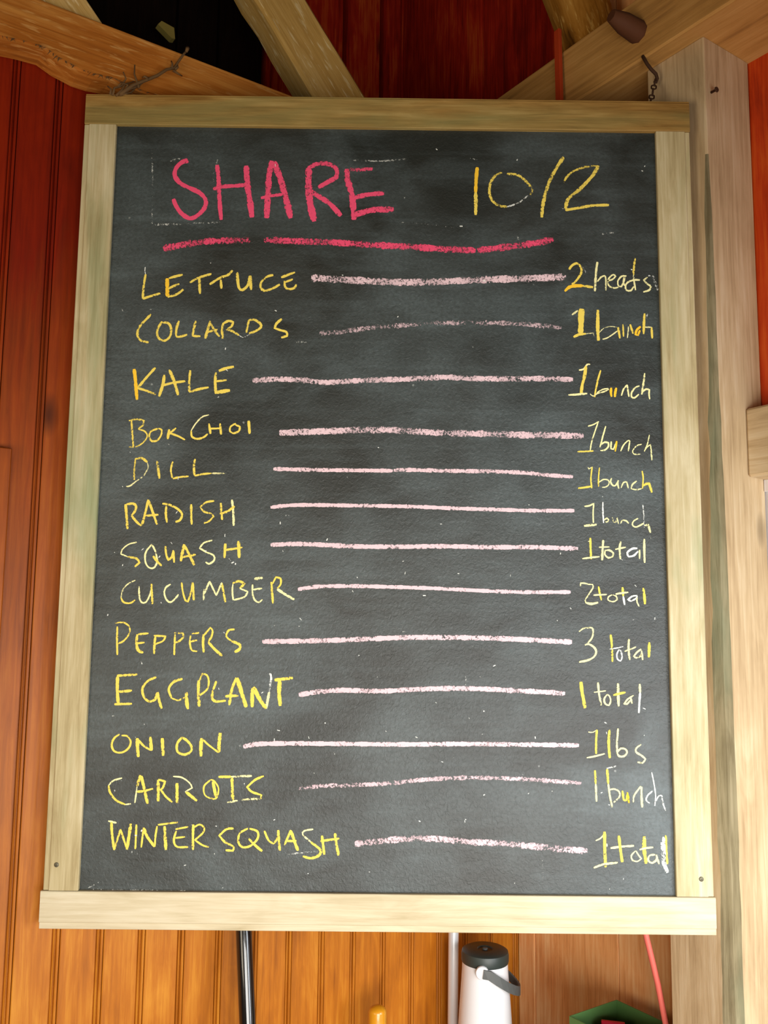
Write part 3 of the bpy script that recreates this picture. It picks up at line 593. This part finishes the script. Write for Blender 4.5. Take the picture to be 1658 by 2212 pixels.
for p, w, d_ in (("672,600 720,603 800,607 870,610 950,608 1050,604 1150,601 1222,598", 14, .52), ("690,720 740,716 800,708 860,704 930,699 1000,697 1080,698 1150,702 1212,708", 10, .28),
    ("545,822 600,819 650,821 700,826 760,823|760,823 830,820 900,818 960,815 1040,818 1120,818 1180,818 1237,820", 11, .55), ("603,935 660,933 720,931|713,931 780,929 840,929 900,932 980,936 1060,937 1140,940 1200,940 1260,942", 13, .5),
    ("590,1013 680,1015 760,1016 848,1017|850,1016 880,1015 960,1017 1040,1018 1130,1021 1180,1026 1237,1030", 8, .72), ("584,1096 640,1091 760,1092 880,1094 980,1098 1080,1101 1150,1103 1240,1103", 7.5, .72),
    ("584,1177 650,1175 760,1180 860,1181 960,1180 1060,1182 1150,1182 1248,1185", 9, .8), ("643,1273 690,1267 760,1266 850,1268 940,1271 1040,1276 1130,1279 1232,1279", 7.5, .8),
    ("566,1386 640,1385 720,1383 800,1380 880,1377 950,1377 1040,1378 1120,1381 1180,1384 1235,1387", 10, .68), ("645,1501 690,1494 740,1491 820,1493 900,1489 980,1487 1060,1489 1110,1492 1160,1494 1220,1498", 10, .6),
    ("525,1613 560,1607 640,1606 760,1607 880,1608 1000,1607 1100,1608 1180,1609 1250,1610", 9, .78), ("645,1704 690,1698 760,1696 840,1692 920,1684 1000,1680 1080,1681 1150,1684 1200,1688 1255,1692", 9, .52),
    ("766,1823 820,1817 880,1812 940,1812 1010,1818 1080,1822 1150,1828 1210,1834 1268,1838", 13, .55)):
    line(p, w, LIN, d_)
# stray specks, ghosts of wiped marks
rs = random.Random(11); mk = []
for pts in ("328,312 329,400 328,488", "332,485 400,484 480,480", "762,346 820,348 880,343", "350,360 375,345 400,343", "470,345 462,370 460,395", "858,480 920,484 980,492", "1015,342 1030,345", "1115,502 1120,520", "1300,505 1325,503", "640,739 662,739", "1171,1858 1172,1895 1173,1930", "1005,1455 1006,1490", "1258,575 1265,590",
            "190,1918 215,1905", "200,1921 400,1924", "1475,1930 1452,1860", "620,1845 700,1838"):
    P = [tuple(map(float, p.split(','))) for p in pts.split()]; mk.append((P, rs.uniform(2.5, 5), WHT, rs.uniform(.0, .24)))
for i in range(150):
    x = rs.uniform(220, 1420); y = rs.choice((rs.uniform(300, 1920), rs.uniform(1100, 1920))); a_ = rs.uniform(0, 3.14); l_ = rs.uniform(1.5, 7)
    mk.append(([(x, y), (x + math.cos(a_) * l_, y + math.sin(a_) * l_)], rs.uniform(1.2, 3), WHT, rs.uniform(.3, .7)))
o = chalk(mk, 'chalk_specks'); o['kind'] = 'stuff'

# ---------------------------------------------------------------- small things above the board
# iron hook + chain from the right plate
h0 = hs(1385, 118, .486) + U * .004; h1 = hit(1400, 140, (0, -.04, 0), (0, 1, 0))
def hp(px, py, y): return hit(px, py, (0, y, 0), (0, 1, 0))
hk = hs(1384, 114, .486)
hy0 = hk.y - .004
pts = [hk + U * .012, hp(1388, 122, hy0), hp(1397, 138, hy0 - .004), hp(1406, 150, hy0 - .004), hp(1416, 160, hy0), hp(1419, 170, hy0 + .002), hp(1417, 178, hy0 + .004), hp(1411, 176, hy0 + .004)]
tag(link('iron_hook', tube_mesh('iron_hook', pts, [.0036] * 6 + [.003, .002], 10), M['rust'], None), 'rusty bent iron hook driven into the right beam above the chalkboard', 'hook')
ch = empty('hanging_chain', Vector(hp(1405, 205, .0))); tag(ch, 'short rusty chain hanging from the hook to the top right of the chalkboard', 'chain')
def linkmesh():
    pts = []
    for i in range(12):
        a_ = 2 * math.pi * i / 12; pts.append(Vector((.0050 * math.cos(a_), 0, .0062 * math.sin(a_) + (.003 if math.sin(a_) > 0 else -.003))))
    vs, fs = [], []; n = 6
    for i in range(12):
        d = (pts[(i + 1) % 12] - pts[i - 1]).normalized(); x = Vector((0, 1, 0)); y = d.cross(x)
        for j in range(n): a_ = 2 * math.pi * j / n; vs.append(pts[i] + (x * math.cos(a_) + y * math.sin(a_)) * .0017)
    for i in range(12):
        for j in range(n): fs.append((i * n + j, i * n + (j + 1) % n, ((i + 1) % 12) * n + (j + 1) % n, ((i + 1) % 12) * n + j))
    return mesh('chain_link', vs, fs, True)
lm = linkmesh(); nl = 6
ca, cb_ = hp(1414, 176, hy0 + .004), Vector((hp(1402, 222, .015).x, .015, Z1 - .004))
for i in range(nl):
    p = ca.lerp(cb_, (i + .2) / (nl - .8))
    link('chain_link', lm, M['rust'], ch, frame_mat(p, (ca - cb_), XI if i % 2 else YI + XI * .3))
# nail in the post
pn = hit(1535, 200, B(K[0], K[1], 0), V)
nl_ = tag(link('nail', tube_mesh('nail', [pn + V * .01, pn - V * .012, pn - V * .0121, pn - V * .0145], [.0025, .0025, .0058, .005], 10), M['rust'], None), 'rusty square nail sticking out high on the right-hand side of the post', 'nail')
# red stick hanging in front of the right plate
st0, st1 = hs(1208, 222, .470), hs(1204, 66, .478)
tag(beam('red_stick', st0, st1, V, .0165, .010, M['redstick'], None, .001), 'thin upright red-painted stick in front of the right beam', 'stick')
# dry roots and twig caught on the left plate
rt = empty('dry_twig', ht(330, 170, TF - .02)); tag(rt, 'tangle of dry roots with one upright twig, above the top left of the frame', 'twig')
def tw(pxs, r0, r1, dep=.012):
    P = [ht(x, y, TF - dep - .004 * math.sin(i * 2.1)) for i, (x, y) in enumerate(pxs)]; n = len(P)
    return tube_mesh('stem', P, [r0 + (r1 - r0) * i / (n - 1) for i in range(n)], 7)
link('stem', tw([(258, 205), (285, 185), (318, 172), (340, 163), (360, 150), (376, 147), (386, 132), (396, 118), (404, 108)], .0035, .0022), M['root'], rt)
link('knot', tw([(402, 112), (404, 107), (405, 104)], .003, .0044), M['root'], rt)
for pxs in ([(243, 206), (247, 190), (262, 186), (272, 170), (266, 155)], [(250, 207), (262, 196), (270, 182), (290, 176)], [(262, 204), (280, 192), (300, 186), (316, 170)], [(238, 204), (240, 192), (232, 186)], [(371, 149), (372, 138), (370, 132)], [(374, 152), (386, 160), (393, 164)],
            [(300, 190), (296, 178), (290, 160), (291, 140)], [(255, 200), (265, 204), (283, 200), (296, 186)], [(378, 150), (384, 145), (383, 140)], [(320, 170), (312, 165), (308, 168)], [(268, 200), (276, 184), (262, 178), (255, 186)]):
    link('rootlet', tw(pxs, .0026, .0012, .010), M['root'], rt)
# pale wood block far back in the dark loft
wbk = [ht(x, y, .80) for x, y in ((341, 52), (349, 45), (376, 60), (378, 84), (371, 83))]
blk = prism('wood_block', wbk, V * 0, V * .02)
c0 = sum((v.co for v in blk.vertices), Vector()) / 10; blk.transform(Matrix.Translation(-c0))
tag(link('wood_block', blk, plain('pale_sapwood', (190, 170, 84), .8), None, Matrix.Translation(c0)), 'small pale wood block in the black gap at the top left', 'block')

# ---------------------------------------------------------------- things below the board
TZ = .575
sL = ht(908, 2207, TW).dot(U)
tb = empty('corner_table', B(.45, .1, 0)); tag(tb, 'dark wooden table top in the corner under the chalkboard', 'table')
ts0, ts1, tt0, tt1 = sL, SW - .006, -.195, TW - .008
link('table_top', boxmesh('table_top', -(tt1 - tt0) / 2, (tt1 - tt0) / 2, -.0125, .0125, 0, ts1 - ts0, .003), M['table'], tb, BLD @ Matrix.Translation((ts0, (tt0 + tt1) / 2, TZ - .0125)) @ Matrix.Rotation(math.pi / 2, 4, 'Y') @ Matrix.Rotation(math.pi / 2, 4, 'Z'))
for a_ in (ts0 + .03, ts1 - .03):
    for b2 in (tt0 + .03, tt1 - .03):
        link('leg', boxmesh('leg', -.02, .02, -.02, .02, 0, TZ - .025, .002), M['table'], tb, BLD @ Matrix.Translation((a_, b2, 0)))
# black pipe and steel pole
def cyl(name, base, top, r_, mat, label, cat, n=28, dome=0):
    base, top = Vector(base), Vector(top); L = (top - base).length
    pr_ = [(r_ * .9, 0), (r_, .003)] + ([(r_, L - .003), (r_ * .9, L)] if not dome else [(r_, L - dome)] + [(r_ * math.cos(q_), L - dome + dome * math.sin(q_)) for q_ in (.3, .6, .9, 1.15, 1.35, 1.5)])
    me = lathe(name, pr_, n); return tag(link(name, me, mat, None, frame_mat(base, top - base, XI)), label, cat)
a_ = hp(527, 2025, .17); b2 = hp(534.5, 2212, .155); d = (a_ - b2).normalized()
cyl('black_pipe', b2 - d * (b2.z / d.z) + Vector((0, 0, .001)), a_ + d * .25, .0160, M['black'], 'glossy black pipe coming down from behind the chalkboard', 'pipe')
pbot = hp(977.5, 2205, .50); ptop = hp(979, 2030, .50); d = (ptop - pbot).normalized()
b0 = pbot - d * ((pbot.z - TZ) / d.z); cyl('steel_pole', b0 + Vector((0, 0, .0005)), ptop + d * .3, .0120, M['steel'], 'bright steel pole beside the white vacuum flask', 'pole')
# turned wooden tool handle
ht_ = hp(815, 2171, .335)
cyl('wooden_handle', (ht_.x, .335, .0005), (ht_.x, .335, ht_.z), .0192, M['knob'], 'yellow varnished round-ended wooden handle under the middle of the chalkboard', 'handle', dome=.013)
# pale card box at the table edge
cbx = hz(935, 2209, TZ + .012)
tag(link('card_packet', boxmesh('card_packet', -.028, .028, -.02, .02, 0, .014, .002), M['pale_card'], None, Matrix.Translation((cbx.x - .004, cbx.y - .01, TZ + .0003)) @ Matrix.Rotation(.15, 4, 'Z')), 'small pale pink card packet on the table left of the steel pole', 'packet')
# vacuum flask
fx = hp(1047, 2040, .44); FZ = hp(1047, 2033, .50).z + .004
fk = empty('vacuum_flask', Vector((fx.x, .44, TZ))); fk.location.z = TZ; fk.matrix_basis = Matrix.Translation((fx.x, .44, TZ + .0005))
tag(fk, 'white vacuum flask with a dark lid and grey swing handle', 'flask')
Hh = FZ - TZ; rr = .053
link('body', lathe('body', [(.050, 0), (.0600, .004), (.0605, .02), (.0600, .12), (.0570, Hh - .12), (.0515, Hh - .045), (.0508, Hh - .026), (.046, Hh - .022)], 48), M['flask'], fk, fk.matrix_basis)
lid = link('lid', lathe('lid', [(.048, Hh - .026), (.0520, Hh - .026), (.0530, Hh - .023), (.0532, Hh - .010), (.0515, Hh - .003), (.046, Hh), (.018, Hh + .001), (.016, Hh - .0015)], 48), M['lid'], fk, fk.matrix_basis)
link('lid_button', lathe('lid_button', [(.006, Hh - .002), (.006, Hh + .002), (.004, Hh + .003)], 20), M['handle'], lid, fk.matrix_basis)
FM = fk.matrix_basis
pv = Vector((-.0125, -.0520, Hh - .031))       # pivot towards the viewer
link('pivot', lathe('pivot', [(.0130, -.008), (.0145, 0), (.0145, .004), (.0130, .006)], 28), M['flask'], fk, FM @ frame_mat(pv, -YI + XI * -.1, XI))
link('pivot', lathe('pivot2', [(.0130, -.008), (.0145, 0), (.0145, .004), (.0130, .006)], 28), M['flask'], fk, FM @ frame_mat(Vector((.010, .0520, Hh - .031)), YI, XI))
# swing handle: flat strap from pivot, down right, around the far side
hpts = []
end = Vector((.073, -.014, Hh - .104)); 
for i in range(17):
    q_ = i / 16; ang = math.radians(-100 + 200 * q_); rad = .061
    e_ = max(0, math.cos(ang)); hpts.append((Vector((rad * math.cos(ang) + .016 * e_, rad * math.sin(ang), Hh - .032 - .052 * e_))))
vs, fs = [], []
for i, p in enumerate(hpts):
    rad_ = Vector((p.x, p.y, 0)).normalized(); tang = (hpts[min(i + 1, 16)] - hpts[max(i - 1, 0)]).normalized(); wv = rad_.cross(tang).normalized() * .0095
    for q_ in (rad_ * .002 + wv, rad_ * .002 - wv, rad_ * -.002 - wv, rad_ * -.002 + wv): vs.append(p + q_)
for i in range(16):
    for j in range(4): fs.append((i * 4 + j, i * 4 + (j + 1) % 4, (i + 1) * 4 + (j + 1) % 4, (i + 1) * 4 + j))
fs += [(0, 1, 2, 3), (64, 65, 66, 67)]
link('swing_handle', mesh('swing_handle', vs, fs), M['handle'], fk, FM)
# green metal box
ZB = .795
L_, B_, = hz(1226, 2193, ZB), hz(1331, 2159, ZB)
bs1 = min(B_.dot(U), SW - .012); bt1 = B_.dot(V); bs0 = L_.dot(U); bt0 = max(bt1 - .22, -.135)
gb = empty('green_box', B((bs0 + bs1) / 2, (bt0 + bt1) / 2, TZ)); tag(gb, 'open green metal box on the table below the right of the chalkboard', 'box')
th = .0025; hB = ZB - TZ - .001
for nm, a0, a1, c0_, c1_ in (('side_panel', bs0, bs0 + th, bt0, bt1), ('side_panel', bs1 - th, bs1, bt0, bt1), ('end_panel', bs0 + th, bs1 - th, bt0, bt0 + th), ('end_panel', bs0 + th, bs1 - th, bt1 - th, bt1)):
    link(nm, boxmesh(nm, a0, a1, c0_, c1_, TZ + .0005, ZB, .0006), M['green'], gb, BLD)
link('base', boxmesh('base', bs0 + th, bs1 - th, bt0 + th, bt1 - th, TZ + .0005, TZ + .004, 0), M['green'], gb, BLD)
rc = hz(1300, 2203, ZB - .012); 
tag(link('red_card', boxmesh('red_card', -.002, .045, -.004, .004, 0, rc.z - TZ - .005, .001), M['red'], None, Matrix.Translation((rc.x, rc.y, TZ + .0045)) @ Matrix.Rotation(-.25, 4, 'Z')), 'bright red card standing inside the green box', 'card')
# pink rod
r0_, r1_ = hp(1437, 2212, .165), hp(1397, 2030, .150); d = (r1_ - r0_).normalized()
b0 = r0_ - d * ((r0_.z - TZ) / d.z); rodp = [b0 + Vector((0, 0, .006)), r0_, (r0_ + r1_) / 2 + Vector((.002, 0, 0)), r1_, r1_ + d * .12]
tag(link('pink_rod', tube_mesh('pink_rod', rodp, .0058, 12), M['pink'], None), 'slim pink plastic rod leaning beside the post, in front of the green box', 'rod')
